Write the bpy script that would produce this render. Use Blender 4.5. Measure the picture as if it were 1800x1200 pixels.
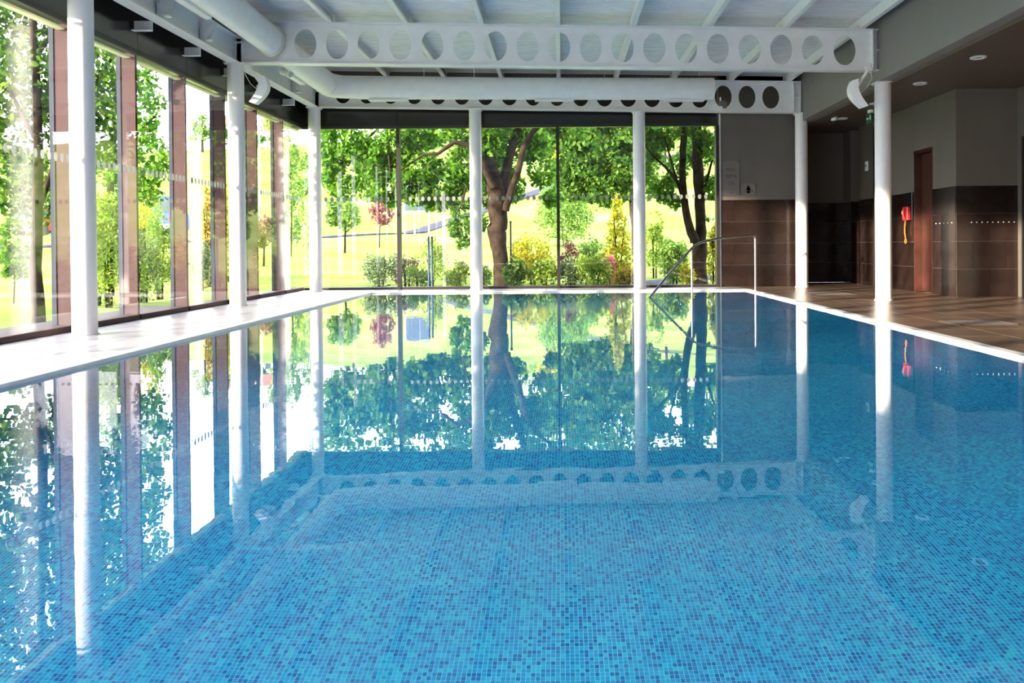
import bpy, bmesh, math, random
import numpy as np
from mathutils import Vector, Matrix
random.seed(7); rng = np.random.default_rng(7)
S = bpy.context.scene; COL = S.collection
for o in list(bpy.data.objects): bpy.data.objects.remove(o)

# ------------------------------------------------------------------ camera, sky, sun, exposure
HC = .78; F = 1650.; VX, VY = 987., 430.; ROLL = .0083
cam = bpy.data.objects.new('camera', bpy.data.cameras.new('camera')); COL.objects.link(cam); S.camera = cam
cam.data.sensor_width = 36; cam.data.lens = F/1800*36; cam.data.clip_end = 600; cam.data.clip_start = .05
PITCH = math.radians(.6)
cam.data.shift_x = -(VX-900)/1800
cam.data.shift_y = -(600-VY-F*math.tan(PITCH))/1800
cam.matrix_world = Matrix.Translation((0, 0, HC)) @ Matrix.Rotation(math.pi/2-PITCH, 4, 'X') @ Matrix.Rotation(-ROLL, 4, 'Z')
w = bpy.data.worlds.new('sky'); S.world = w; w.use_nodes = True
nt = w.node_tree; bg = nt.nodes['Background']
tc = nt.nodes.new('ShaderNodeTexCoord'); sp = nt.nodes.new('ShaderNodeSeparateXYZ'); cr = nt.nodes.new('ShaderNodeValToRGB')
nt.links.new(tc.outputs['Generated'], sp.inputs[0]); nt.links.new(sp.outputs['Z'], cr.inputs[0])
cr.color_ramp.elements[0].color = (1, .955, .98, 1); cr.color_ramp.elements[1].color = (.76, .84, 1, 1)
nt.links.new(cr.outputs[0], bg.inputs[0]); bg.inputs[1].default_value = 7.8
sun = bpy.data.objects.new('sun', bpy.data.lights.new('sun', 'SUN')); COL.objects.link(sun)
sun.data.energy = 18; sun.data.color = (1, .82, .60); sun.data.angle = math.radians(1.2)
SAZ, SEL = math.radians(52), math.radians(7.5)      # light travels to the right and away from the camera
sd = Vector((math.sin(SAZ)*math.cos(SEL), math.cos(SAZ)*math.cos(SEL), -math.sin(SEL)))
sun.rotation_euler = sd.to_track_quat('-Z', 'Y').to_euler()
vs = S.view_settings; vs.view_transform = 'Standard'; vs.look = 'None'; vs.gamma = 1; vs.use_curve_mapping = False
vs.exposure = .45

def hor(px): return VY-ROLL*(px-VX)
def P(px, py, Y): return Vector(((px-VX)*Y/F, Y, HC+(hor(px)-py)*Y/F))

# ------------------------------------------------------------------ materials
def nmat(name):
    m = bpy.data.materials.new(name); m.use_nodes = True
    return m, m.node_tree, m.node_tree.nodes['Principled BSDF']
def N(nt, t, **k):
    n = nt.nodes.new(t)
    for a, b in k.items(): setattr(n, a, b)
    return n
def math_(nt, op, a, b=None, c=None):
    n = N(nt, 'ShaderNodeMath', operation=op)
    for i, v in enumerate((a, b, c)):
        if v is None: continue
        if isinstance(v, (int, float)): n.inputs[i].default_value = v
        else: nt.links.new(v, n.inputs[i])
    return n.outputs[0]
def ramp(nt, fac, stops, interp='LINEAR'):
    r = N(nt, 'ShaderNodeValToRGB'); r.color_ramp.interpolation = interp
    el = r.color_ramp.elements
    while len(el) < len(stops): el.new(.5)
    for e, (p, c) in zip(el, stops): e.position = p; e.color = (*c, 1)
    nt.links.new(fac, r.inputs[0]); return r.outputs[0]
def mat(name, col, rough=.5, metal=0, var=.06, scale=6, bump=0, bscale=60, spec=.5, emis=None):
    m, nt, b = nmat(name)
    tc = N(nt, 'ShaderNodeTexCoord'); no = N(nt, 'ShaderNodeTexNoise'); no.inputs['Scale'].default_value = scale; no.inputs['Detail'].default_value = 5
    nt.links.new(tc.outputs['Object'], no.inputs['Vector'])
    c0 = tuple(max(0, c*(1-var*2)) for c in col); c1 = tuple(min(1, c*(1+var*2)) for c in col)
    nt.links.new(ramp(nt, no.outputs['Fac'], [(.3, c0), (.7, c1)]), b.inputs['Base Color'])
    b.inputs['Roughness'].default_value = rough; b.inputs['Metallic'].default_value = metal
    b.inputs['Specular IOR Level'].default_value = spec
    if bump:
        n2 = N(nt, 'ShaderNodeTexNoise'); n2.inputs['Scale'].default_value = bscale; nt.links.new(tc.outputs['Object'], n2.inputs['Vector'])
        bp = N(nt, 'ShaderNodeBump'); bp.inputs['Strength'].default_value = bump; bp.inputs['Distance'].default_value = .01
        nt.links.new(n2.outputs['Fac'], bp.inputs['Height']); nt.links.new(bp.outputs[0], b.inputs['Normal'])
    if emis: b.inputs['Emission Color'].default_value = (*emis[0], 1); b.inputs['Emission Strength'].default_value = emis[1]
    return m
def glassy(name, tint, f0, ripple=None, rough=0.0, refr=0):
    m = bpy.data.materials.new(name); m.use_nodes = True; nt = m.node_tree; nt.nodes.clear()
    out = N(nt, 'ShaderNodeOutputMaterial'); mx = N(nt, 'ShaderNodeMixShader'); tr = N(nt, 'ShaderNodeBsdfRefraction' if refr else 'ShaderNodeBsdfTransparent'); gl = N(nt, 'ShaderNodeBsdfAnisotropic')
    gl.inputs['Roughness'].default_value = rough; gl.inputs['Color'].default_value = (1, 1, 1, 1)
    tr.inputs[0].default_value = (*tint, 1)
    if refr: tr.inputs['IOR'].default_value = refr; tr.inputs['Roughness'].default_value = 0
    lw = N(nt, 'ShaderNodeLayerWeight'); lw.inputs['Blend'].default_value = .5
    p5 = math_(nt, 'POWER', lw.outputs['Facing'], 5.0)
    fr = math_(nt, 'MULTIPLY_ADD', p5, (1-f0)*(1 if refr else .6), f0)
    nt.links.new(fr, mx.inputs[0]); nt.links.new(tr.outputs[0], mx.inputs[1]); nt.links.new(gl.outputs[0], mx.inputs[2]); nt.links.new(mx.outputs[0], out.inputs[0])
    if ripple:
        tc = N(nt, 'ShaderNodeTexCoord'); mp = N(nt, 'ShaderNodeMapping'); mp.inputs['Scale'].default_value = (1.0, 1.6, 1)
        nt.links.new(tc.outputs['Object'], mp.inputs[0])
        no = N(nt, 'ShaderNodeTexNoise'); no.inputs['Scale'].default_value = 1.7; no.inputs['Detail'].default_value = 3
        nt.links.new(mp.outputs[0], no.inputs['Vector'])
        # a breath of air stirs the far middle of the pool
        sx = N(nt, 'ShaderNodeSeparateXYZ'); nt.links.new(tc.outputs['Object'], sx.inputs[0])
        dx = math_(nt, 'POWER', math_(nt, 'ABSOLUTE', math_(nt, 'MULTIPLY', math_(nt, 'SUBTRACT', sx.outputs[0], 0.0), .9)), 2.0)
        dy = math_(nt, 'POWER', math_(nt, 'ABSOLUTE', math_(nt, 'MULTIPLY', math_(nt, 'SUBTRACT', sx.outputs[1], 3.9), 1.4)), 2.0)
        g = math_(nt, 'POWER', 2.718, math_(nt, 'MULTIPLY', math_(nt, 'ADD', dx, dy), -1.0))
        n3 = N(nt, 'ShaderNodeTexNoise'); n3.inputs['Scale'].default_value = 7; nt.links.new(mp.outputs[0], n3.inputs['Vector'])
        h = math_(nt, 'ADD', no.outputs['Fac'], math_(nt, 'MULTIPLY', math_(nt, 'MULTIPLY', g, n3.outputs['Fac']), 1.6))
        bp = N(nt, 'ShaderNodeBump'); bp.inputs['Strength'].default_value = ripple; bp.inputs['Distance'].default_value = .0045
        nt.links.new(h, bp.inputs['Height']); nt.links.new(bp.outputs[0], gl.inputs['Normal'])
    return m
def mosaic(name, ax, p, q):
    m, nt, b = nmat(name)
    tc = N(nt, 'ShaderNodeTexCoord'); sx = N(nt, 'ShaderNodeSeparateXYZ'); nt.links.new(tc.outputs['Object'], sx.inputs[0])
    u = math_(nt, 'DIVIDE', sx.outputs[ax[0]], p); v = math_(nt, 'DIVIDE', sx.outputs[ax[1]], q)
    fu = math_(nt, 'FLOOR', u); fv = math_(nt, 'FLOOR', v)
    cb = N(nt, 'ShaderNodeCombineXYZ'); nt.links.new(fu, cb.inputs[0]); nt.links.new(fv, cb.inputs[1])
    wn = N(nt, 'ShaderNodeTexWhiteNoise', noise_dimensions='2D'); nt.links.new(cb.outputs[0], wn.inputs['Vector'])
    no = N(nt, 'ShaderNodeTexNoise'); no.inputs['Scale'].default_value = 1.1; no.inputs['Detail'].default_value = 2
    nt.links.new(tc.outputs['Object'], no.inputs['Vector'])
    mixv = math_(nt, 'ADD', wn.outputs['Value'], math_(nt, 'MULTIPLY', math_(nt, 'SUBTRACT', no.outputs['Fac'], .5), .35))
    c = ramp(nt, mixv, [(0, (.0, .14, .46)), (.18, (.0, .20, .54)), (.32, (.0, .30, .64)), (.7, (.0, .38, .70)), (.9, (.01, .49, .72))], 'CONSTANT')
    gu = math_(nt, 'LESS_THAN', math_(nt, 'FRACT', u), .14); gv = math_(nt, 'LESS_THAN', math_(nt, 'FRACT', v), .08)
    g = math_(nt, 'MAXIMUM', gu, gv)
    mx = N(nt, 'ShaderNodeMix', data_type='RGBA'); nt.links.new(g, mx.inputs[0]); nt.links.new(c, mx.inputs[6]); mx.inputs[7].default_value = (.16, .62, .86, 1)
    nt.links.new(mx.outputs[2], b.inputs['Base Color']); b.inputs['Roughness'].default_value = .5
    return m
def leafmat(name, stops, trans=.5, k=.98):
    m = bpy.data.materials.new(name); m.use_nodes = True; nt = m.node_tree; nt.nodes.clear()
    out = N(nt, 'ShaderNodeOutputMaterial'); mx = N(nt, 'ShaderNodeMixShader'); d = N(nt, 'ShaderNodeBsdfDiffuse'); t = N(nt, 'ShaderNodeBsdfTranslucent')
    ge = N(nt, 'ShaderNodeNewGeometry'); c = ramp(nt, ge.outputs['Random Per Island'], [(p, tuple(q*k for q in cc)) for p, cc in stops])
    mx.inputs[0].default_value = trans
    nt.links.new(c, d.inputs[0]); nt.links.new(c, t.inputs[0]); nt.links.new(d.outputs[0], mx.inputs[1]); nt.links.new(t.outputs[0], mx.inputs[2]); nt.links.new(mx.outputs[0], out.inputs[0])
    return m
M = {}
M['white'] = mat('white_paint', (.88, .87, .90), .35, var=.02)
M['column'] = mat('column_paint', (.80, .79, .82), .4, var=.015)
M['deckmetal'] = mat('roof_deck', (.86, .85, .89), .35, var=.03)
M['duct'] = mat('duct_paint', (.88, .87, .90), .4, var=.02)
M['greywall'] = mat('grey_paint', (.235, .215, .215), .6, var=.02)
M['wall'] = mat('taupe_paint', (.125, .112, .10), .45, var=.04, scale=2)
M['soffit'] = mat('soffit_paint', (.115, .085, .073), .45, var=.03)
M['tile_dark'] = mat('brown_tile', (.014, .008, .007), .18, var=.18, scale=3, spec=.35)
M['grout_dark'] = mat('dark_grout', (.05, .035, .03), .7)
M['floor_brown'] = mat('brown_floor_tile', (.18, .125, .092), .28, var=.08, scale=2.5, bump=.12, bscale=25)
M['floor'] = mat('beige_tile', (.36, .34, .355), .28, var=.06, scale=2.5, bump=.12, bscale=25)
M['grout'] = mat('floor_grout', (.36, .33, .30), .8)
M['rim'] = mat('white_rim', (.82, .83, .84), .4, var=.03)
M['black'] = mat('black_panel', (.012, .012, .014), .18, var=.1, spec=.6)
M['brown'] = mat('bronze_frame', (.05, .026, .028), .6, var=.05, spec=.12)
M['slate'] = mat('slate_gasket', (.03, .033, .05), .6, spec=.12)
M['frame_black'] = mat('black_frame', (.015, .013, .014), .4)
M['cream'] = mat('cream_reveal', (.72, .72, .45), .6)
M['steel'] = mat('stainless', (.45, .45, .46), .22, metal=1)
M['dot'] = leafmat('frosted_dot', [(0, (.75, .8, .78)), (1, (.78, .82, .8))], .6, .5)
M['glass'] = glassy('window_glass', (.955, .965, .96), .028)
M['water'] = glassy('pool_water', (.86, .97, 1.0), .02, ripple=.12, rough=.0, refr=1.333)
M['mosaic_floor'] = mosaic('mosaic_floor', (0, 1), .015, .0195)
M['mosaic_side'] = mosaic('mosaic_side', (1, 2), .0195, .0195)
M['mosaic_end'] = mosaic('mosaic_end', (0, 2), .015, .0195)
M['red'] = mat('red_plastic', (.5, .02, .03), .35)
M['orange'] = mat('orange_cord', (.55, .17, .03), .5)
M['green'] = mat('green_sign', (.005, .11, .07), .4)
M['signwhite'] = mat('sign_white', (.75, .85, .82), .5)
M['blue'] = mat('blue_paint', (.01, .045, .22), .45)
M['navy'] = mat('navy_board', (.02, .04, .09), .5)
M['doorwood'] = mat('door_wood', (.05, .017, .012), .3, var=.2, scale=4)
M['darkvoid'] = mat('dark_interior', (.02, .018, .017), .8)  # near-black colour standing for unlit depth behind openings and under grates
M['plaque'] = mat('plaque', (.165, .15, .14), .3, var=.02)
M['ink'] = mat('ink', (.05, .04, .04), .6)
M['grate'] = mat('grate', (.07, .06, .06), .6)
M['bark'] = mat('bark', (.030, .021, .015), .9, var=.35, scale=7, bump=.35, bscale=9, spec=.08)
M['bark_dark'] = mat('bark_dark', (.022, .016, .012), .9, var=.35, scale=7, bump=.35, bscale=9, spec=.08)
M['road'] = mat('asphalt', (.045, .045, .065), .9, var=.08, spec=.05)
M['kerb'] = mat('kerb_stone', (.085, .078, .078), .9, spec=.1)
M['soil'] = mat('soil', (.10, .075, .05), .95, var=.2)
M['roof_red'] = mat('roof_tiles', (.22, .07, .045), .8, var=.15, scale=3)
M['render'] = mat('house_wall', (.75, .70, .62), .8)
M['carred'] = mat('car_red', (.55, .02, .02), .25)
M['cardark'] = mat('car_glass', (.03, .05, .06), .1)
M['tyre'] = mat('tyre', (.02, .02, .02), .8)
M['lens'] = mat('lens_glass', (.55, .6, .55), .2)
# grass
m, nt, b = nmat('grass'); M['grass'] = m
tcn = N(nt, 'ShaderNodeTexCoord'); n1 = N(nt, 'ShaderNodeTexNoise'); n1.inputs['Scale'].default_value = .35; n1.inputs['Detail'].default_value = 8
n2 = N(nt, 'ShaderNodeTexNoise'); n2.inputs['Scale'].default_value = 14; n2.inputs['Detail'].default_value = 6
nt.links.new(tcn.outputs['Object'], n1.inputs['Vector']); nt.links.new(tcn.outputs['Object'], n2.inputs['Vector'])
fac = math_(nt, 'ADD', math_(nt, 'MULTIPLY', n1.outputs['Fac'], .65), math_(nt, 'MULTIPLY', n2.outputs['Fac'], .35))
nt.links.new(ramp(nt, fac, [(.3, (.085, .13, .022)), (.5, (.165, .215, .05)), (.7, (.25, .28, .11))]), b.inputs['Base Color']); b.inputs['Specular IOR Level'].default_value = 0; b.inputs['Roughness'].default_value = .9
L = {}
L['green'] = leafmat('leaf_green', [(0, (.03, .12, .012)), (.5, (.09, .24, .025)), (1, (.24, .42, .05))])
L['dark'] = leafmat('leaf_dark', [(0, (.02, .07, .012)), (.6, (.07, .16, .025)), (1, (.20, .32, .05))])
L['mid'] = leafmat('leaf_mid', [(0, (.06, .15, .03)), (.5, (.16, .30, .06)), (1, (.32, .45, .10))])
L['yellow'] = leafmat('leaf_yellow', [(0, (.16, .22, .02)), (.4, (.42, .44, .04)), (1, (.72, .62, .08))])
L['lime'] = leafmat('leaf_lime', [(0, (.10, .20, .03)), (.5, (.28, .42, .06)), (1, (.48, .56, .12))])
L['grey'] = leafmat('leaf_grey', [(0, (.07, .11, .05)), (.5, (.17, .24, .10)), (1, (.36, .42, .24))])
L['brown'] = leafmat('leaf_brown', [(0, (.10, .06, .05)), (.5, (.22, .15, .11)), (1, (.35, .29, .16))])
L['purple'] = leafmat('leaf_purple', [(0, (.10, .03, .05)), (.5, (.22, .08, .09)), (1, (.38, .18, .14))])
L['orange'] = leafmat('leaf_orange', [(0, (.15, .13, .03)), (.5, (.38, .33, .05)), (1, (.60, .38, .08))])
L['pink'] = leafmat('leaf_pink', [(0, (.4, .06, .14)), (.5, (.6, .12, .22)), (1, (.35, .30, .08))])

# ------------------------------------------------------------------ builders
def link(name, me, mt, parent=None):
    o = bpy.data.objects.new(name, me); COL.objects.link(o)
    if mt is not None and not me.materials: me.materials.append(mt)
    if parent is not None: o.parent = parent; o.matrix_parent_inverse = Matrix.Identity(4)
    return o
def islands(bm):
    seen = set(); out = []
    for v in bm.verts:
        if v in seen: continue
        st = [v]; seen.add(v); isl = []
        while st:
            q = st.pop(); isl.append(q)
            for e in q.link_edges:
                o = e.other_vert(q)
                if o not in seen: seen.add(o); st.append(o)
        out.append(isl)
    return out
def obj(name, bm, mt, parent=None, smooth=False, loc=None, whole=False):
    """mesh given in world coordinates; stored relative to its parent (parents are never rotated here)"""
    if parent is not None and not whole:
        isl = islands(bm)
        if len(isl) > 1:                     # every loose piece becomes a part of its own
            first = None
            for q in isl:
                b2 = bmesh.new(); mp = {v: b2.verts.new(v.co) for v in q}; fs_ = {f for v in q for f in v.link_faces}
                for f in fs_: b2.faces.new([mp[v] for v in f.verts])
                o = obj(name, b2, mt, parent, smooth, None, True); first = first or o
            bm.free(); return first
    if smooth:
        for f in bm.faces: f.smooth = True
    org = Vector(loc) if loc is not None else Vector((0, 0, 0))
    p = parent
    poff = Vector((0, 0, 0))
    while p is not None: poff += p.location; p = p.parent
    if loc is None: org = poff
    bmesh.ops.translate(bm, verts=bm.verts, vec=-org)
    me = bpy.data.meshes.new(name); bm.to_mesh(me); bm.free()
    o = link(name, me, mt, parent); o.location = org-poff
    if smooth:
        try: me.set_sharp_from_angle(angle=math.radians(40))
        except Exception: pass
    return o
def tag(o, label=None, cat=None, group=None, kind=None):
    if label: o['label'] = label
    if cat: o['category'] = cat
    if group: o['group'] = group
    if kind: o['kind'] = kind
    return o
def thing(name, loc, label, cat, group=None):
    o = bpy.data.objects.new(name, None); COL.objects.link(o); o.location = loc; o.empty_display_size = .2
    return tag(o, label, cat, group)
def sroot(name, loc=(0, 0, 0)):
    o = bpy.data.objects.new(name, None); COL.objects.link(o); o.location = loc; return tag(o, kind='structure')
def box(bm, a, b, bev=0):
    a = Vector(a); b = Vector(b); c = (a+b)/2; s = b-a
    r = bmesh.ops.create_cube(bm, size=1, matrix=Matrix.Translation(c) @ Matrix.Diagonal((abs(s.x), abs(s.y), abs(s.z), 1)))
    if bev:
        es = {e for v in r['verts'] for e in v.link_edges}
        bmesh.ops.bevel(bm, geom=list(es), offset=bev, segments=1, affect='EDGES')
def B(*boxes, bev=0):
    bm = bmesh.new()
    for a, b in boxes: box(bm, a, b, bev)
    return bm
def cyl(bm, c, r, h, n=24, r2=None, axis='Z', sx=1, sy=1):
    R = {'Z': Matrix.Identity(4), 'X': Matrix.Rotation(math.pi/2, 4, 'Y'), 'Y': Matrix.Rotation(-math.pi/2, 4, 'X')}[axis]
    bmesh.ops.create_cone(bm, cap_ends=True, segments=n, radius1=r, radius2=r if r2 is None else r2, depth=h,
                          matrix=Matrix.Translation(c) @ R @ Matrix.Diagonal((sx, sy, 1, 1)))
def sweep(bm, pts, rad, n=16, caps=True, up=Vector((0, 0, 1))):
    """rad: list of (side, up) radii or floats"""
    pts = [Vector(p) for p in pts]; rings = []
    prev = None
    for i, p in enumerate(pts):
        t = (pts[min(i+1, len(pts)-1)]-pts[max(i-1, 0)]).normalized()
        u = up if abs(t.dot(up)) < .95 else Vector((1, 0, 0))
        if prev is not None and abs(t.dot(prev)) < .98: u = prev
        s = t.cross(u).normalized(); v = s.cross(t).normalized(); prev = v
        r = rad[i] if not isinstance(rad, (int, float)) else rad
        rs, ru = r if isinstance(r, tuple) else (r, r)
        rings.append([bm.verts.new(p+s*rs*math.cos(2*math.pi*k/n)+v*ru*math.sin(2*math.pi*k/n)) for k in range(n)])
    for a, b in zip(rings, rings[1:]):
        for k in range(n): bm.faces.new((a[k], a[(k+1) % n], b[(k+1) % n], b[k]))
    if caps: bm.faces.new(rings[0][::-1]); bm.faces.new(rings[-1])
def mesh_np(name, V, Fc, mt, parent=None):
    me = bpy.data.meshes.new(name); nv, nf = len(V), len(Fc); k = Fc.shape[1]
    me.vertices.add(nv); me.vertices.foreach_set('co', V.astype('f').ravel())
    me.loops.add(nf*k); me.loops.foreach_set('vertex_index', Fc.astype('i').ravel())
    me.polygons.add(nf); me.polygons.foreach_set('loop_start', np.arange(0, nf*k, k, dtype='i'))
    me.update(calc_edges=True); me.validate()
    return link(name, me, mt, parent)

XL, XR, YE = -3.22, 3.10, 15.85      # pool edges
WL = -4.62; D = 16.87; WR = 5.55     # left glass, back wall, right wall
HEAD = 2.89; SLOPE = -.0205; BB = 3.145; BT = 3.70; SOF = 2.92
def rz(x): return SLOPE*x

# ------------------------------------------------------------------ ground, road
def tz(x, y):
    t = np.clip((y-19)/25, 0, 1); z = -.12+1.45*t*t*(3-2*t)
    z = z+np.clip(y-44, 0, 52)*.205+1.2*np.clip((y-44)/50, 0, 1)*np.sin(x*.06+1)
    return z
xs = np.unique(np.concatenate([np.linspace(-120, -12, 50), np.linspace(-12, -4.9, 8), np.linspace(-4.9, 8.5, 10), np.linspace(8.5, 90, 35)]))
ys = np.unique(np.concatenate([np.linspace(-25, -6, 6), np.linspace(-6, 17.0, 16), np.linspace(17.0, 19.0, 3), np.linspace(19, 60, 40), np.linspace(60, 150, 40)]))
X, Y = np.meshgrid(xs, ys); V = np.stack([X, Y, tz(X, Y)], -1).reshape(-1, 3); fs = []
nx = len(xs)
for j in range(len(ys)-1):
    for i in range(nx-1):
        cx, cy = (xs[i]+xs[i+1])/2, (ys[j]+ys[j+1])/2
        if -4.9 < cx < 8.5 and -6 < cy < 17.0: continue
        if 3.4 < cx < 8.5 and cy < 19.0 and cy > -6: continue
        a = j*nx+i; fs.append((a, a+1, a+nx+1, a+nx))
tag(mesh_np('lawn', V, np.array(fs), M['grass']), 'sunlit yellow-green lawn rolling up the hill behind the glass', 'lawn', kind='stuff')
def strip(name, pts, wd, dz, mt, label, cat, th=.05):
    P2 = []
    for a, b in zip(pts, pts[1:]):
        n = max(1, int((Vector(b)-Vector(a)).length/1.2))
        P2 += [Vector(a).lerp(Vector(b), k/n) for k in range(n)]
    P2.append(Vector(pts[-1])); bm = bmesh.new(); prev = None
    for i, p in enumerate(P2):
        t = (P2[min(i+1, len(P2)-1)]-P2[max(i-1, 0)]).normalized(); s = Vector((-t.y, t.x))*wd/2
        q = [p+s, p-s]
        row = [bm.verts.new((a.x, a.y, float(tz(a.x, a.y))+dz-e)) for a, e in ((q[0], th), (q[0], 0), (q[1], 0), (q[1], th))]
        if prev:
            for k in range(3): bm.faces.new((prev[k], prev[k+1], row[k+1], row[k]))
        prev = row
    return tag(obj(name, bm, mt), label, cat)
road = [(-70, 26), (-40, 29), (-20, 34), (-9.7, 38.5), (-5.5, 47), (-2.6, 53), (1, 60), (8, 70), (30, 84)]
strip('road', road, .8, .06, M['road'], 'grey lane climbing across the lawn beyond the glass', 'road')
tag(strip('path', [(-5.6, -4), (-5.6, 7), (-5.75, 14.2)], 1.0, .03, M['kerb'], 'pale paved path just outside the left glass wall', 'path'))
strip('path', [(1.1, 17.6), (2.2, 21.3), (5.2, 24)], .8, .02, M['road'], 'short grey paved path outside between the two right-hand trees', 'path')

# ------------------------------------------------------------------ pool
bm = B(((XL-.25, -4, -1.28), (XR+.25, YE+.25, -1.2)))
basin = sroot('pool_basin')
obj('pool_floor', bm, M['mosaic_floor'], basin)
obj('pool_wall', B(((XL-.2, -4, -1.22), (XL, YE, -.045))), M['mosaic_side'], basin)
obj('pool_wall', B(((XR, -4, -1.22), (XR+.2, YE, -.045))), M['mosaic_side'], basin)
obj('pool_wall', B(((XL, YE, -1.22), (XR, YE+.2, -.045))), M['mosaic_end'], basin)
obj('pool_wall', B(((XL, -4.2, -1.22), (XR, -4, -.045))), M['mosaic_end'], basin)
for i, (a, b) in enumerate((((XL-.10, -4, -.045), (XL, YE, .006)), ((XR, -4, -.045), (XR+.10, YE, .004)), ((XL-.10, YE, -.045), (XR+.10, YE+.10, .004)))):
    tag(obj('trim_%d' % (i+1), B((a, b), bev=.006), M['rim']), kind='structure')
bm = B(((XL, -4, -.023), (XR, YE, -.02)))
for f in [f for f in bm.faces if f.normal.z < .5]: bm.faces.remove(f)
tag(obj('pool_water', bm, M['water'], loc=(0, 8, -.02)), 'clear still blue water filling the swimming pool', 'water', kind='stuff')

# ------------------------------------------------------------------ floor and its tiles
fl = obj('floor', B(((-4.75, -6, -.12), (XL-.10, D+.05, -.012)), ((XR+.10, -6, -.12), (8.5, D+.05, -.012)), ((XL-.10, YE+.10, -.12), (XR+.10, D+.05, -.012)), ((XL-.1, -6, -.12), (XR+.1, -4, -.012)), ((4.2, D, -.12), (7, 19, -.012))), M['grout'])
tag(fl, kind='structure')
def tiles(x0, x1, nx_, y0, y1, ny_, mk='floor', wname='floor_tile'):
    dx, dy = (x1-x0)/nx_, (y1-y0)/ny_; g = .004
    base = obj(wname, B(((x0+g/2, y0+g/2, -.012), (x0+dx-g/2, y0+dy-g/2, .0)), bev=.0015), M[mk], fl, loc=(x0+dx/2, y0+dy/2, -.006))
    for i in range(nx_):
        for j in range(ny_):
            o = base if i == j == 0 else base.copy()
            if o is not base: COL.objects.link(o); o.parent = fl
            o.location = (x0+dx*(i+.5), y0+dy*(j+.5), -.006+random.uniform(-.0004, .0004))
            if o is not base and random.random() < .5: o.rotation_euler.z = math.pi
tiles(-4.60, XL-.10, 3, 4.6, D-.02, 20)
tiles(XR+.10, WR, 5, 5.2, 18.4, 21, 'floor_brown')
tiles(WR, 6.41, 2, 8.4, 13.19, 8, 'floor_brown')
tiles(XL-.10, XR+.10, 15, YE+.10, D-.02, 2)

# ------------------------------------------------------------------ roof
ce = sroot('ceiling')
def deck(y0, y1):
    bm = bmesh.new(); prev = None; y = y0; prof = []
    while y < y1-1e-6:
        prof += [(y, 0), (y+.05, 0), (y+.062, .028), (y+.088, .028)]; y += .1
    prof.append((y1, 0))
    for yy, dz in prof:
        row = [bm.verts.new((x, yy, 3.84+dz+rz(x))) for x in (-4.9, 4.4)]
        if prev: bm.faces.new((prev[0], row[0], row[1], prev[1]))
        prev = row
    return bm
for k in range(8): obj('deck_sheet', deck(-6+k*2.9, -6+k*2.9+2.9+.0), M['deckmetal'], ce)
obj('roof_slab', B(((-4.95, -6, 4.02), (8.5, 19, 4.2))), M['greywall'], ce)
bmp = bmesh.new(); box(bmp, (XL, 0, 0), (XL+.01, .01, .01)); bmp.free()
def purlin(k):
    x = -.05+1.012*k; z = BT+rz(x)
    t = thing('purlin', (x, -6, z), PL[k+3], 'purlin', 'white roof purlins')
    bm = bmesh.new(); pr = [(0, 0), (.065, 0), (.065, .03), (.058, .03), (.058, .008), (.008, .008), (.008, .127), (.065, .127), (.065, .135), (0, .135)]
    e0 = [bm.verts.new((x+a-.008, -5.9, z+b)) for a, b in pr]; e1 = [bm.verts.new((x+a-.008, D-.02, z+b)) for a, b in pr]
    for i in range(len(pr)): j = (i+1) % len(pr); bm.faces.new((e0[i], e0[j], e1[j], e1[i]))
    bm.faces.new(e0[::-1]); bm.faces.new(e1); bmesh.ops.recalc_face_normals(bm, faces=bm.faces)
    obj('channel', bm, M['white'], t)
    for yb in (8.53, 12.58, 16.58):
        obj('cleat', B(((x+.064, yb-.05, z), (x+.072, yb+.05, z+.11)), ((x-.02, yb-.06, z), (x+.0, yb+.04, z+.05))), M['white'], t)
ordw = ['first', 'second', 'third', 'fourth', 'fifth', 'sixth', 'seventh', 'eighth']
PL = ['white steel roof purlin under the corrugated deck, leftmost, beside the big duct'] + ['white steel roof purlin under the corrugated deck, %s from the left' % w_ for w_ in ordw[1:7]] + ['white steel roof purlin under the corrugated deck, rightmost, beside the grey bulkhead']
for k in range(-3, 5): purlin(k)
EB = 3.235
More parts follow.
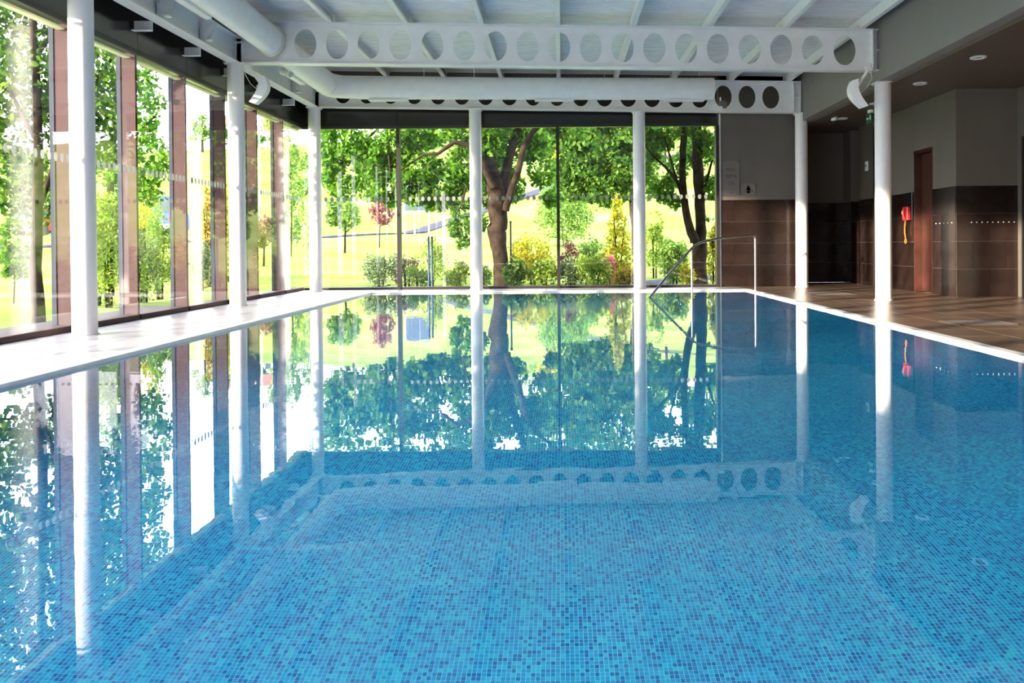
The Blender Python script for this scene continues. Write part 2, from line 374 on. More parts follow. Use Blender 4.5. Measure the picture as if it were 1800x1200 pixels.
# ------------------------------------------------------------------ beams
def beam(yb, x0, x1, hx0, pitch, n, label=None):
    nm = 'cellular_beam'
    if label: t = thing(nm, (x0, yb, BB+rz(x0)), label, 'beam')
    else: t = sroot('trim_%d' % n_trim[0], (x0, yb, BB+rz(x0))); n_trim[0] += 1
    bm = bmesh.new(); h0, h1 = .018, .537; th = .008; ns = 32; rx, rzz = .149, .198; zc = (h0+h1)/2
    xa = hx0-pitch/2
    def quadbox(xa_, xb_):
        vs_ = []
        for yy in (yb-th, yb+th):
            vs_.append([bm.verts.new((xx, yy, BB+rz(xx)+hh)) for xx, hh in ((xa_, h0), (xb_, h0), (xb_, h1), (xa_, h1))])
        bm.faces.new(vs_[0]); bm.faces.new(vs_[1][::-1])
    quadbox(x0, xa); quadbox(xa+pitch*n, x1)
    for k in range(n):
        cx = hx0+k*pitch; a2 = pitch/2; b2 = (h1-h0)/2; rings = []
        for yy in (yb-th, yb+th):
            inn, out = [], []
            for i in range(ns):
                a = 2*math.pi*(i+.5)/ns; c, s = math.cos(a), math.sin(a); sc = min(a2/abs(c), b2/abs(s))
                ox, oz = c*sc, s*sc
                inn.append(bm.verts.new((cx+c*rx, yy, BB+rz(cx+c*rx)+zc+s*rzz))); out.append(bm.verts.new((cx+ox, yy, BB+rz(cx+ox)+zc+oz)))
            # snap the four corner-most verts to the corners
            for sx_ in (-1, 1):
                for sz_ in (-1, 1):
                    v = min(out, key=lambda q: (q.co.x-(cx+sx_*a2))**2+(q.co.z-(BB+rz(cx)+zc+sz_*b2))**2); v.co.x = cx+sx_*a2; v.co.z = BB+rz(v.co.x)+zc+sz_*b2
            rings.append((inn, out))
        for i in range(ns):
            j = (i+1) % ns
            bm.faces.new((rings[0][0][i], rings[0][0][j], rings[0][1][j], rings[0][1][i]))
            bm.faces.new((rings[1][0][j], rings[1][0][i], rings[1][1][i], rings[1][1][j]))
            bm.faces.new((rings[0][0][j], rings[0][0][i], rings[1][0][i], rings[1][0][j]))
    bmesh.ops.recalc_face_normals(bm, faces=bm.faces)
    obj('web', bm, M['white'], t)
    for zz in (0, .537):
        bm = bmesh.new(); box(bm, (x0, yb-.09, BB+zz), (x1, yb+.09, BB+zz+.018))
        for v in bm.verts: v.co.z += rz(v.co.x)
        obj('flange', bm, M['white'], t)
    for xe, s in ((x0, -1), (x1, 1)):
        z = BB+rz(xe)
        if s > 0 or yb > 99: obj('end_plate', B(((xe-.007, yb-.09, z-.0), (xe+.007, yb+.09, z+.555))), M['white'], t)
        bm = bmesh.new()
        for i in range(4):
            for sy_ in (-.05, .05): cyl(bm, (xe-s*.014, yb+sy_, z+.09+i*.125), .012, .014, 6, axis='X')
        obj('bolt', bm, M['white'], t)
        obj('stub', B(((xe+min(0, s*.11), yb-.006, z-.0), (xe+max(0, s*.11), yb+.006, z+.555))), M['white'], t)
        if s > 0: obj('stub_flange', B(((xe+s*.118-.007, yb-.09, z-.03), (xe+s*.118+.007, yb+.09, z+.56))), M['white'], t)
        for hz in (.0, .27, .54): obj('stiffener', B(((xe+min(0, s*.12), yb-.085, z+hz), (xe+max(0, s*.12), yb+.085, z+hz+.012))), M['white'], t)
    return t
n_trim = [4]
beam(12.58, -4.21, 4.16, -3.40, .424, 18, 'white steel beam with oval holes, the nearer one spanning the pool')
beam(16.58, -4.21, 4.10, -3.83, .419, 19, 'white steel beam with oval holes at the far end, half hidden by the duct')
beam(8.53, -4.21, 4.16, -3.40, .424, 18)
beam(4.5, -4.21, 4.16, -3.40, .424, 18)
# edge beam over the left columns
t = thing('edge_beam', (-4.34, 16.7, EB), 'white steel beam running above the left columns along the glass', 'beam')
obj('web', B(((-4.346, -5, EB+.014), (-4.334, 16.7, EB+.33))), M['white'], t)
for z in (EB, EB+.33): obj('flange', B(((-4.42, -5, z), (-4.26, 16.7, z+.014))), M['white'], t)
for k in range(8):
    y = 8.85+(k-1)*1.352
    obj('bracket', B(((-4.60, y-.03, 3.12), (-4.40, y-.022, 3.235)), ((-4.60, y-.10, 3.12), (-4.40, y-.022, 3.128))), M['white'], t)
for y in (8.53, 12.58, 16.58): obj('stiffener', B(((-4.42, y-.006, EB+.01), (-4.26, y+.006, EB+.33))), M['white'], t)
# ------------------------------------------------------------------ columns
def column(x, y, ztop, label):
    if label: t = thing('column', (x, y, 0), label, 'column', 'white round steel columns')
    else: t = sroot('trim_%d' % n_trim[0], (x, y, 0)); n_trim[0] += 1
    bm = bmesh.new(); cyl(bm, (x, y, ztop/2), .108, ztop, 40); obj('shaft', bm, M['column'], t, smooth=True)
    bm = bmesh.new(); cyl(bm, (x, y, .006), .122, .012, 40); obj('base_ring', bm, M['column'], t, smooth=True)
    bm = B(((x-.12, y-.12, ztop-.012), (x+.12, y+.12, ztop)))
    obj('cap_plate', bm, M['white'], t)
    bm = bmesh.new()
    for a, b in ((-1, -1), (-1, 1), (1, -1), (1, 1)): cyl(bm, (x+a*.1, y+b*.1, ztop-.02), .01, .02, 6)
    obj('bolt', bm, M['white'], t)
column(-4.34, 8.53, EB, 'white round column on the left deck, nearest the camera')
column(-4.34, 12.58, EB, 'white round column on the left deck, middle one by the glass')
column(-4.34, 16.58, EB, 'white round column in the far left corner')
column(-1.50, 16.55, BB+rz(-1.5), 'white round column before the far windows, left of the forked tree trunk')
column(1.38, 16.55, BB+rz(1.38), 'white round column before the far windows, just left of the pool handrail')
column(4.24, 16.55, BB+rz(4.24), 'white round column at the far right end beside the depth sign wall')
column(4.33, 12.62, SOF, 'white round column on the right deck, nearer and thicker one')
column(-4.34, 4.5, EB, None); column(-4.34, .45, EB, None)

# ------------------------------------------------------------------ windows
wn = [0]
def dots(parent, along, a0, a1, const, z=1.625):
    bm = bmesh.new(); n = int((a1-a0)/.111); s = a0+((a1-a0)-(n-1)*.111)/2
    for i in range(n):
        c = s+i*.111
        if along == 'Y': cyl(bm, (const+.001, c, z), 1, .0015, 14, axis='X', sx=.042, sy=.031)
        else: cyl(bm, (c, const-.001, z), 1, .0015, 14, axis='Y', sx=.031, sy=.042)
    o = obj('manifestation_dots', bm, M['dot'], parent, whole=True); o['kind'] = 'stuff'
MY = [8.95+1.352*k for k in range(-8, 7)]    # mullion planes, left wall
MY = [y for y in MY if y < D-.05]
edges = MY+[D]
for a, b in zip(edges, edges[1:]):
    wn[0] += 1; t = sroot('window_%d' % wn[0], (WL, a, 0))
    obj('pane', B(((WL-.012, a+.0, .06), (WL-.002, b-.0, HEAD))), M['glass'], t)
    obj('mullion', B(((WL-.17, a-.045, 0), (WL-.014, a+.0, HEAD+.02)), bev=.003), M['brown'], t)
    obj('mullion_edge', B(((WL-.215, a-.055, 0), (WL-.171, a+.01, HEAD+.02))), M['slate'], t)
    obj('sill_frame', B(((WL-.20, a, 0), (WL+.0, b-.046, .055)), bev=.004), M['brown'], t)
    obj('head_frame', B(((WL-.04, a, HEAD), (WL+.01, b, HEAD+.06)), bev=.004), M['frame_black'], t)
    obj('head_reveal', B(((WL-.13, a+.02, HEAD-.04), (WL-.055, b-.06, HEAD-.02))), M['cream'], t)
    obj('fascia_panel', B(((WL-.03, a+.004, HEAD+.06), (WL-.005, b-.004, 3.95))), M['black'], t)
    if a > 6: dots(t, 'Y', a+.04, b-.06, WL+.0)
tag(obj('wall_left', B(((WL-.25, -6, HEAD+.05), (WL-.07, D+.15, 4.05))), M['black']), kind='structure')
XB = [WL, -2.915, -.052, 2.81]
for i in range(3):
    a, b = XB[i], XB[i+1]; wn[0] += 1; t = sroot('window_%d' % wn[0], (a, D, 0))
    obj('pane', B(((a, D+.0, .04), (b, D+.01, HEAD))), M['glass'], t)
    obj('mullion', B(((b-.028, D-.05, 0), (b+.028, D+.12, HEAD))), M['frame_black'], t)
    obj('sill_frame', B(((a, D-.03, 0), (b-.028, D+.08, .045))), M['frame_black'], t)
    obj('head_frame', B(((a, D-.03, HEAD), (b, D+.08, HEAD+.05))), M['frame_black'], t)
    obj('fascia_panel', B(((a+.004, D-.01, HEAD+.05), (b-.004, D+.02, 3.62))), M['black'], t)
    dots(t, 'X', a+(.32 if i == 0 else .12), b-.12, D-.003)
tag(obj('wall_back', B(((WL-.25, D+.025, HEAD+.02), (2.81, D+.22, 3.62)), ((WL-.25, D+.0, 3.62), (4.3, D+.22, 4.05)), ((2.838, D, 0), (4.24, D+.22, 4.05))), M['wall']), kind='structure')
tag(obj('trim_%d' % n_trim[0], B(((2.84, D-.02, 0), (2.87, D, 3.1))), M['white']), kind='structure'); n_trim[0] += 1
# ------------------------------------------------------------------ right side
bk = obj('wall_bulkhead', B(((4.24, -6, SOF), (4.40, 18.6, 4.05))), M['greywall']); bk['kind'] = 'structure'
tag(obj('trim_%d' % n_trim[0], B(((4.41, -6, SOF-.035), (4.60, 18.5, SOF))), M['soffit']), kind='structure'); n_trim[0] += 1
tag(obj('ceiling_soffit', B(((4.40, -6, SOF), (8.4, 18.9, SOF+.1))), M['soffit']), kind='structure')
wr = tag(obj('wall_right', B(
    ((WR, 13.19, 0), (6.41, 14.02, SOF)), ((WR, 14.02, 2.2), (6.0, 14.77, SOF)), ((WR, 14.77, 0), (6.0, 15.85, SOF)),
    ((WR, 15.85, 2.83), (6.0, 16.7, SOF)), ((WR, 16.7, 0), (6.0, 17.48, SOF)), ((WR, 17.99, 0), (6.0, 18.46, SOF)), ((6.0, 13.9, 0), (6.1, 18.6, SOF)),
    ((6.41, 13.05, 0), (6.6, 13.3, SOF)), ((6.41, 11.9, 2.23), (6.6, 13.05, SOF)), ((6.41, -6, 0), (6.6, 11.9, SOF)), ((4.0, 18.46, 0), (6.1, 18.7, SOF))), M['wall']), kind='structure')
tag(obj('wall_behind', B(((-4.9, -6.2, 0), (8.5, -6, 4.05))), M['greywall']), kind='structure')
tag(obj('bounce_paving', B(((-14, -25, -.12), (-4.95, 5, -.09)), ((-4.95, -25, -.12), (8.5, -6.3, -.09))), M['rim']), kind='structure')  # unseen pale paving, added to bounce neutral light onto the ceiling
tag(obj('wall_corridor', B(((8.3, -6, 0), (8.5, 14, SOF)), ((4.24, D+.22, 0), (4.3, 18.5, SOF))), M['wall']), kind='structure')
def wains(origin, ux, uy, L_, nx_, ny_, parent):
    """ux,uy direction along wall; nx_,ny_ outward normal; rows of dark tiles"""
    H4 = .39
    for r in range(4):
        w_ = .46; s = -(.23 if r % 2 else 0)
        while s < L_-1e-4:
            a, b = max(s, 0)+.002, min(s+w_, L_)-.002; s += w_
            if b-a < .03: continue
            e = random.uniform(.010, .0125)
            p = Vector((origin[0]+ux*a, origin[1]+uy*a, r*H4+.002)); q = Vector((origin[0]+ux*b+nx_*e, origin[1]+uy*b+ny_*e, (r+1)*H4-.002))
            lo = Vector((min(p.x, q.x), min(p.y, q.y), p.z)); hi = Vector((max(p.x, q.x), max(p.y, q.y), q.z))
            obj('wall_tile', B((lo, hi)), M['tile_dark'], parent, loc=(lo+hi)/2)
wb = bpy.data.objects['wall_back']
wains((2.875, D), 1, 0, 1.36, 0, -1, wb)
wains((WR, 13.19), 0, 1, .83, -1, 0, wr); wains((WR, 14.77), 0, 1, 1.08, -1, 0, wr); wains((WR, 16.7), 0, 1, .78, -1, 0, wr); wains((WR, 17.99), 0, 1, .47, -1, 0, wr)
wains((WR, 13.19), 1, 0, .86, 0, -1, wr); wains((4.3, 18.46), 1, 0, 1.25, 0, -1, wr); wains((WR, 17.99), 1, 0, .45, 0, -1, wr)
# pale accent studs set in the dark tiles
bm = bmesh.new()
for i in range(9): box(bm, (5.75+i*.075, 13.172, 1.04), (5.762+i*.075, 13.18, 1.052))
for i in range(5): box(bm, (WR-.018, 13.3+i*.14, 1.04), (WR-.01, 13.32+i*.14, 1.052))
o = obj('accent_studs', bm, M['signwhite'], wr, whole=True); o['kind'] = 'stuff'
# doors
d1 = sroot('door_1', (WR+.11, 14.4, 0))
obj('door_leaf', B(((WR+.10, 14.07, .01), (WR+.15, 14.72, 2.14)), bev=.003), M['doorwood'], d1)
obj('door_frame', B(((WR+.0, 14.02, 0), (WR+.2, 14.065, 2.2)), ((WR+.0, 14.725, 0), (WR+.2, 14.77, 2.2)), ((WR+.0, 14.02, 2.15), (WR+.2, 14.77, 2.2))), M['doorwood'], d1)
bm = bmesh.new(); cyl(bm, (WR+.097, 14.15, 1.80), .045, .006, 24, axis='X'); o = obj('door_sign', bm, M['blue'], d1); o['label'] = 'round blue mandatory sign'
bm = bmesh.new(); cyl(bm, (WR+.08, 14.12, 1.02), .012, .04, 12, axis='X'); box(bm, (WR+.055, 14.12, 1.01), (WR+.067, 14.22, 1.03)); obj('door_handle', bm, M['steel'], d1)
d2 = sroot('door_2', (WR+.3, 16.3, 0))
obj('door_leaf', B(((WR+.28, 15.88, .01), (WR+.32, 16.68, 2.8)), bev=.003), M['darkvoid'], d2)  # dark sheet, shade of the tall opening put into its colour
obj('door_frame', B(((WR, 16.655, 0), (WR+.3, 16.7, 2.83)), ((WR, 15.85, 0), (WR+.3, 15.895, 2.83)), ((WR, 15.85, 2.79), (WR+.3, 16.7, 2.83))), M['frame_black'], d2)
d3 = sroot('door_3', (6.45, 12.5, 0))
obj('door_leaf', B(((6.48, 11.95, .01), (6.53, 13.0, 2.19)), bev=.003), M['darkvoid'], d3)  # dark sheet closing the opening, its shade given by colour
obj('door_frame', B(((6.40, 13.0, 0), (6.55, 13.05, 2.23)), ((6.40, 11.9, 0), (6.55, 11.95, 2.23)), ((6.40, 11.9, 2.19), (6.55, 13.05, 2.23))), M['frame_black'], d3)

# ------------------------------------------------------------------ duct
def ribbed(pts, r_s, r_u, step=.05, amp=.0035):
    P2 = []; 
    for a, b in zip(pts, pts[1:]):
        a, b = Vector(a), Vector(b); n = max(1, int((b-a).length/step)); P2 += [a.lerp(b, k/n) for k in range(n)]
    P2.append(Vector(pts[-1])); bm = bmesh.new()
    sweep(bm, P2, [(r_s+(amp if k % 2 else 0), r_u+(amp if k % 2 else 0)) for k in range(len(P2))], 32)
    return bm
dt = thing('air_duct', (-3.85, 12.4, 3.5), 'fat white spiral air duct turning a corner below the roof', 'duct')
DX = -3.84; DZ0, DZ1 = 3.53, 3.455
def dz(y): return DZ0+(DZ1-DZ0)*(y-12.4)/3.5
cuts = [3.5, 6.9, 8.6, 10.0, 11.35]
for a, b in zip(cuts, cuts[1:]): obj('duct_section', ribbed([(DX, a, dz(a)+.0), (DX, b-.006, dz(b))], .165, .205), M['duct'], dt, smooth=True)
obj('duct_section', ribbed([(DX, 11.35, dz(11.35)), (DX, 12.46, dz(12.46))], .163, .203, amp=0), M['duct'], dt, smooth=True)
bm = bmesh.new(); sweep(bm, [(DX, 12.46, dz(12.4)), (DX, 12.475, dz(12.4)), (DX, 12.515, dz(12.4)), (DX, 12.53, dz(12.4))], [(.170, .21), (.184, .225), (.184, .225), (.170, .21)], 32)
o = obj('duct_collar', bm, mat('collar_cream', (.78, .74, .66), .5), dt, smooth=True); o['label'] = 'cream sealing collar'
obj('duct_section', ribbed([(DX, 12.62, dz(12.62)), (DX, 13.4, dz(13.4))], .163, .2, amp=0), M['duct'], dt, smooth=True)
obj('duct_section', ribbed([(DX, 13.41, dz(13.41)), (DX, 15.45, dz(15.45))], .165, .203), M['duct'], dt, smooth=True)
el = []; RR = .42
for i in range(9):
    a = i/8*math.pi/2; el.append(((DX+RR-RR*math.cos(a)), 15.48+RR*math.sin(a), dz(15.5)))
bm = bmesh.new(); sweep(bm, el, [(.165+.015*i/8, .203-.02*i/8) for i in range(9)], 32); obj('duct_elbow', bm, M['duct'], dt, smooth=True)
xc = [DX+RR+.01, -2.95, -1.42, -.38, 0.62, 1.55, 2.60]; xc = [DX+RR+.01, -2.52, -1.50, .0, 1.15, 2.60]
for a, b in zip(xc, xc[1:]): obj('duct_section', ribbed([(a, 15.9, dz(15.9)+rz(a-DX)*.5), (b-.008, 15.9, dz(15.9)+rz(b-DX)*.5)], .18, .183), M['duct'], dt, smooth=True)
for x in (-2.52, -1.50, .0, 1.15):
    bm = bmesh.new(); z = dz(15.9)+rz(x-DX)*.5; sweep(bm, [(x-.01, 15.9, z), (x+.004, 15.9, z)], .188, 32); obj('duct_joint', bm, M['white'], dt, smooth=True)
for x in (-2.9, -.1, 2.1): obj('duct_grille', B(((x-.33, 15.83, dz(15.9)+rz(x-DX)*.5-.212), (x+.33, 15.97, dz(15.9)+rz(x-DX)*.5-.178)), bev=.004), M['white'], dt)
for y in (10.3, 14.2):
    obj('duct_grille', B(((DX-.215, y-.45, dz(y)-.19), (DX-.13, y+.45, dz(y)-.05)), bev=.006), M['white'], dt)
for x in (-2.3, -1.45, .75, 2.35): obj('hanger_rod', B(((x-.004, 15.896, 3.6), (x+.004, 15.904, 3.9+rz(x)))), M['white'], dt)

# pipe along the top of the far wall duct
tag(obj('conduit', (lambda bm: (sweep(bm, [(-3.4, 16.42, 3.73), (2.3, 16.42, 3.62)], .018, 10), bm)[1])(bmesh.new()), M['white']), 'thin white conduit pipe above the far duct run', 'pipe')

# ------------------------------------------------------------------ fittings
def speaker(x, y, z, s, label):
    """curved white loudspeaker hung on an arm, s=+1 faces right"""
    t = thing('loudspeaker', (x, y, z), label, 'speaker', 'white curved loudspeakers')
    bm = bmesh.new(); n = 12; ys_ = (y-.10, y+.10); rows = []
    for i in range(n+1):
        a = i/n; zz = z-.04-.36*a; bow = .055*math.sin(math.pi*a); off = -s*.13*a
        x_in = x+off+s*(bow*.9); x_out = x+off+s*(.075+bow+.035*math.sin(math.pi*a))
        rows.append([bm.verts.new(c) for c in ((x_in, ys_[0], zz), (x_out, ys_[0]+.03, zz-.02), (x_out, ys_[1]-.03, zz-.02), (x_in, ys_[1], zz))])
    for a, b in zip(rows, rows[1:]):
        for k in range(4): bm.faces.new((a[k], a[(k+1) % 4], b[(k+1) % 4], b[k]))
    bm.faces.new(rows[0]); bm.faces.new(rows[-1][::-1]); bmesh.ops.recalc_face_normals(bm, faces=bm.faces)
    obj('speaker_body', bm, M['white'], t, smooth=True)
    bm = bmesh.new(); sweep(bm, [(x-s*.16, y, z+.11), (x-s*.12, y, z+.03), (x-s*.0, y, z-.14)], .022, 8); box(bm, (x-s*.16-.05, y-.04, z+.09), (x-s*.16+.05, y+.04, z+.13))
    obj('bracket', bm, M['white'], t)
    bm = bmesh.new(); sweep(bm, [(x-s*.18, y, z+.10), (x-s*.2, y-.02, z-.02), (x-s*.13, y-.02, z-.15), (x-s*.05, y, z-.22)], .004, 6); obj('cable', bm, M['white'], t)
speaker(-3.98, 12.5, 3.10, 1, 'white curved loudspeaker hanging beside the middle left column')
speaker(4.04-.10, 12.5, 2.98, -1, 'white curved loudspeaker hanging beside the near right column')
def uplight(y, label):
    x = -4.29; t = thing('uplight', (x, y, EB+.05), label, 'lamp', 'white shell lights on the edge beam')
    bm = bmesh.new(); n = 10; rows = []
    for i in range(n+1):
        a = math.pi*i/n; rows.append([bm.verts.new((x+.02+.13*math.sin(a)*k, y-.12*math.cos(a)*(.7+.3*k), EB+.04+.21*(k**1.5))) for k in (0.25, .5, .75, 1)])
    for a, b in zip(rows, rows[1:]):
        for k in range(3): bm.faces.new((a[k], b[k], b[k+1], a[k+1]))
    bmesh.ops.solidify(bm, geom=bm.faces, thickness=.008)
    obj('lamp_shell', bm, M['white'], t, smooth=True)
    bm = bmesh.new(); box(bm, (x-.03, y-.05, EB+.04), (x+.03, y+.05, EB+.18)); obj('backplate', bm, M['white'], t)
    bm = bmesh.new(); cyl(bm, (x+.06, y, EB+.045), .045, .02, 16); obj('lamp_ring', bm, M['signwhite'], t)
uplight(10.15, 'white shell light on the left edge beam, nearest the camera')
uplight(11.35, 'white shell light on the left edge beam, just before the middle column')
uplight(15.2, 'white shell light on the left edge beam, near the far corner')
def spot(c, label, d):
    t = thing('spotlight', c, label, 'lamp'); c = Vector(c); d = Vector(d).normalized()
    bm = bmesh.new(); sweep(bm, [c-d*.09, c+d*.09], .055, 20); obj('lamp_body', bm, M['white'], t, smooth=True)
    bm = bmesh.new(); sweep(bm, [c+d*.09, c+d*.1], .045, 20); obj('lens', bm, M['lens'], t)
    bm = bmesh.new(); sweep(bm, [c, c+Vector((-.02, .03, .13))], .012, 8); obj('stem', bm, M['white'], t)
spot(P(507, 128, 13.6), 'small white tubular spotlight above the edge beam behind the near speaker', (.8, -.5, -.3))
c = P(1268, 188, 15.9); t = thing('spotlight', c, 'white wedge-shaped light at the end of the far duct', 'lamp')
bm = bmesh.new(); v = [bm.verts.new(c+Vector(q)) for q in ((-.2, -.06, -.06), (.0, -.06, -.09), (.03, -.06, .0), (-.16, -.06, -.0), (-.2, .06, -.06), (.0, .06, -.09), (.03, .06, .0), (-.16, .06, -.0))]
for f in ((0, 1, 2, 3), (7, 6, 5, 4), (0, 4, 5, 1), (1, 5, 6, 2), (2, 6, 7, 3), (3, 7, 4, 0)): bm.faces.new([v[i] for i in f])
obj('lamp_body', bm, M['white'], t); obj('junction_box', B((c+Vector((-.02, -.05, -.02)), c+Vector((.1, .05, .09)))), M['plaque'], t)
obj('bracket', B((c+Vector((-.01, -.02, -.0)), c+Vector((.01, .02, .16)))), M['white'], t)
pos = ['nearest the camera', 'second from the camera, beside the near column', 'third from the camera, above the exit sign', 'farthest, beside the camera dome']
for y, w_ in zip((10.93, 12.7, 14.5, 16.2), pos):
    t = thing('downlight', (4.86, y, SOF), 'round white recessed downlight in the brown soffit, '+w_, 'downlight', 'soffit downlights')
    bm = bmesh.new(); n = 32; r1, r2 = .088, .062; rr = []
    for r_, z_ in ((r1, SOF-.0), (r1, SOF-.014), (r2, SOF-.018), (r2*.8, SOF-.001)): rr.append([bm.verts.new((4.86+r_*math.cos(2*math.pi*k/n), y+r_*1.2*math.sin(2*math.pi*k/n), z_)) for k in range(n)])
    for a, b in zip(rr, rr[1:]):
        for k in range(n): bm.faces.new((a[k], a[(k+1) % n], b[(k+1) % n], b[k]))
    obj('trim_ring', bm, M['white'], t, smooth=True)
    bm = bmesh.new(); cyl(bm, (4.86, y, SOF-.004), .05, .006, 24, sy=1.2); obj('reflector', bm, M['soffit'], t)
# cctv dome
c = Vector((4.66, 16.0, SOF)); t = thing('camera_dome', c, 'small white security camera dome with black glass on the soffit', 'camera')
bm = bmesh.new(); cyl(bm, c-Vector((0, 0, .035)), .05, .07, 24); obj('housing', bm, M['white'], t, smooth=True)
bm = bmesh.new(); bmesh.ops.create_uvsphere(bm, u_segments=20, v_segments=12, radius=.045, matrix=Matrix.Translation(c-Vector((0, 0, .07)))); obj('dome', bm, M['black'], t, smooth=True)
# exit sign
c = Vector((4.99, 15.2, SOF-.03)); t = thing('exit_sign', c, 'green emergency exit sign hanging from the soffit beside the near right column', 'sign')
bm = B(((-.004, -.14, -.19), (.004, .14, -.03))); bmesh.ops.rotate(bm, verts=bm.verts, matrix=Matrix.Rotation(math.radians(0), 3, 'Z')); bmesh.ops.translate(bm, verts=bm.verts, vec=c); obj('sign_panel', bm, M['green'], t)
bm = bmesh.new(); cyl(bm, c+Vector((.03, 0, -.0)), .07, .05, 20, sx=.7); obj('mount', bm, M['signwhite'], t)
bm = B((c+Vector((-.007, -.11, -.14)), c+Vector((-.0045, -.05, -.08))), (c+Vector((-.007, -.02, -.12)), c+Vector((-.0045, .09, -.10)))); v = [bm.verts.new(c+Vector(q)) for q in ((-.0065, .06, -.14), (-.0065, .06, -.08), (-.0065, .12, -.11))]; bm.faces.new(v)
cyl(bm, c+Vector((-.006, -.06, -.065)), .014, .003, 12, axis='X'); obj('running_figure', bm, M['signwhite'], t)
# thermostat
t = thing('wall_sensor', (WR-.02, 16.95, 2.1), 'small white control box high on the right wall, left of the near column', 'sensor')
yb = 5.55*1650/(1525.5-987)
obj('case', B(((WR-.03, yb-.06, 2.07), (WR, yb+.06, 2.24)), bev=.006), M['signwhite'], t); obj('display', B(((WR-.034, yb-.03, 2.14), (WR-.03, yb+.03, 2.19))), M['plaque'], t)
# phone
yb = 14.95; zb = 1.22; t = thing('wall_phone', (WR-.05, yb, zb), 'red emergency telephone with orange cord on the dark tiles behind the near column', 'telephone')
obj('backboard', B(((WR-.03, yb-.17, zb-.10), (WR-.012, yb+.14, zb+.34)), bev=.004), M['black'], t)
obj('phone_body', B(((WR-.09, yb-.13, zb-.10), (WR-.03, yb+.09, zb+.12)), bev=.012), M['red'], t)
bm = bmesh.new(); sweep(bm, [(WR-.10, yb-.06, zb+.10), (WR-.125, yb-.06, zb+.07), (WR-.125, yb-.06, zb-.04), (WR-.10, yb-.06, zb-.08)], [.022, .018, .018, .022], 10); o = obj('handset', bm, M['red'], t, smooth=True)
bm = bmesh.new(); cyl(bm, (WR-.095, yb+.06, zb+.03), .03, .01, 16, axis='X'); obj('dial', bm, mat('dial_yellow', (.8, .7, .2), .5), t)
pts = [(WR-.06+.008*math.cos(k*1.3), yb+.02+.012*math.sin(k*1.3)+.04*math.sin(math.pi*min(k, 40)/40), zb-.10-.30*k/40) for k in range(41)]
pts += [(WR-.06, yb+.02+.035*math.sin(a), zb-.43+.035*math.cos(a)) for a in [i*math.pi/6 for i in range(13)]]
bm = bmesh.new(); sweep(bm, pts, .007, 6); obj('cord', bm, M['orange'], t)
# light strip box on pier? faint white wall plate on back wall edge
# ------------------------------------------------------------------ signs on the far right wall
def textmesh(s, size, c, mt, parent, name='lettering'):
    cu = bpy.data.curves.new('t', 'FONT'); cu.body = s; cu.size = size; cu.align_x = 'CENTER'; cu.align_y = 'CENTER'; cu.extrude = .001; cu.resolution_u = 2
    o = bpy.data.objects.new('t', cu); COL.objects.link(o); bpy.context.view_layer.update()
    me = bpy.data.meshes.new_from_object(o.evaluated_get(bpy.context.evaluated_depsgraph_get())); bpy.data.objects.remove(o)
    me.transform(Matrix.Diagonal((.72, 1, 1, 1))); me.transform(Matrix.Rotation(math.pi/2, 4, 'X')); me.materials.clear()
    q = link(name, me, mt, parent); q.location = Vector(c)-parent.location; return q
def plaque(px0, py0, px1, py1, label, lines):
    a = P(px0, py1, D-.03); b = P(px1, py0, D-.03); c = (a+b)/2; c.y = D-.02
    t = thing('plaque', c, label, 'sign')
    obj('panel', B(((a.x, D-.024, a.z), (b.x, D-.016, b.z)), bev=.002), M['plaque'], t)
    for xx in (a.x+.015, b.x-.015):
        for zz in (a.z+.015, b.z-.015):
            bm = bmesh.new(); cyl(bm, (xx, D-.016, zz), .009, .03, 12, axis='Y'); obj('stud', bm, M['ink'], t)
    for s, sz, fy in lines: textmesh(s, sz, (c.x, D-.0265, b.z-(b.z-a.z)*fy), M['ink'], t)
    return t, a, b
plaque(1271, 282, 1301, 343, 'tall pale plaque reading POOL DEPTH 1.2m on the far right wall', [('POOL', .085, .27), ('DEPTH', .085, .46), ('1.2m', .085, .66), ('-oo-', .05, .93)])
t, a, b = plaque(1304, 322, 1329, 343, 'small plaque with a dark emblem, lower right of the depth plaque', [])
cx = (a.x+b.x)/2; cz = (a.z+b.z)/2
bm = bmesh.new()
def poly3(pts_): bm.faces.new([bm.verts.new((cx+x_, D-.0265, cz+z_)) for x_, z_ in pts_])
poly3([(-.045, -.02), (.045, -.02), (.0, .08)]); poly3([(-.04, -.03), (.04, -.03), (.015, -.075), (-.015, -.075)]); poly3([(-.10, -.035), (-.06, -.035), (-.06, -.028), (-.10, -.028)]); poly3([(.06, -.042), (.085, -.042), (.085, -.02), (.06, -.02)])
bmesh.ops.solidify(bm, geom=bm.faces, thickness=.001); obj('emblem', bm, M['ink'], t)

# ------------------------------------------------------------------ drains in the deck
def drain(x0, y0, x1, y1, label):
    t = thing('drain_grate', ((x0+x1)/2, (y0+y1)/2, 0), label, 'grate', 'deck drain grates')
    obj('grate_frame', B(((x0, y0, 0), (x1, y0+.02, .005)), ((x0, y1-.02, 0), (x1, y1, .005)), ((x0, y0, 0), (x0+.02, y1, .005)), ((x1-.02, y0, 0), (x1, y1, .005))), M['grate'], t)
    bm = bmesh.new(); k = x0+.03
    while k < x1-.03: box(bm, (k, y0+.02, 0), (k+.012, y1-.02, .004)); k += .03
    obj('grate_bar', bm, M['grate'], t); obj('grate_tray', B(((x0+.02, y0+.02, .0002), (x1-.02, y1-.02, .0008))), M['darkvoid'], t)
drain(3.72, 8.75, 4.28, 9.25, 'dark square drain grate in the sunlit right deck, nearer one')
drain(3.82, 13.95, 4.4, 14.75, 'dark drain grate in the right deck, farther one by the pool corner')
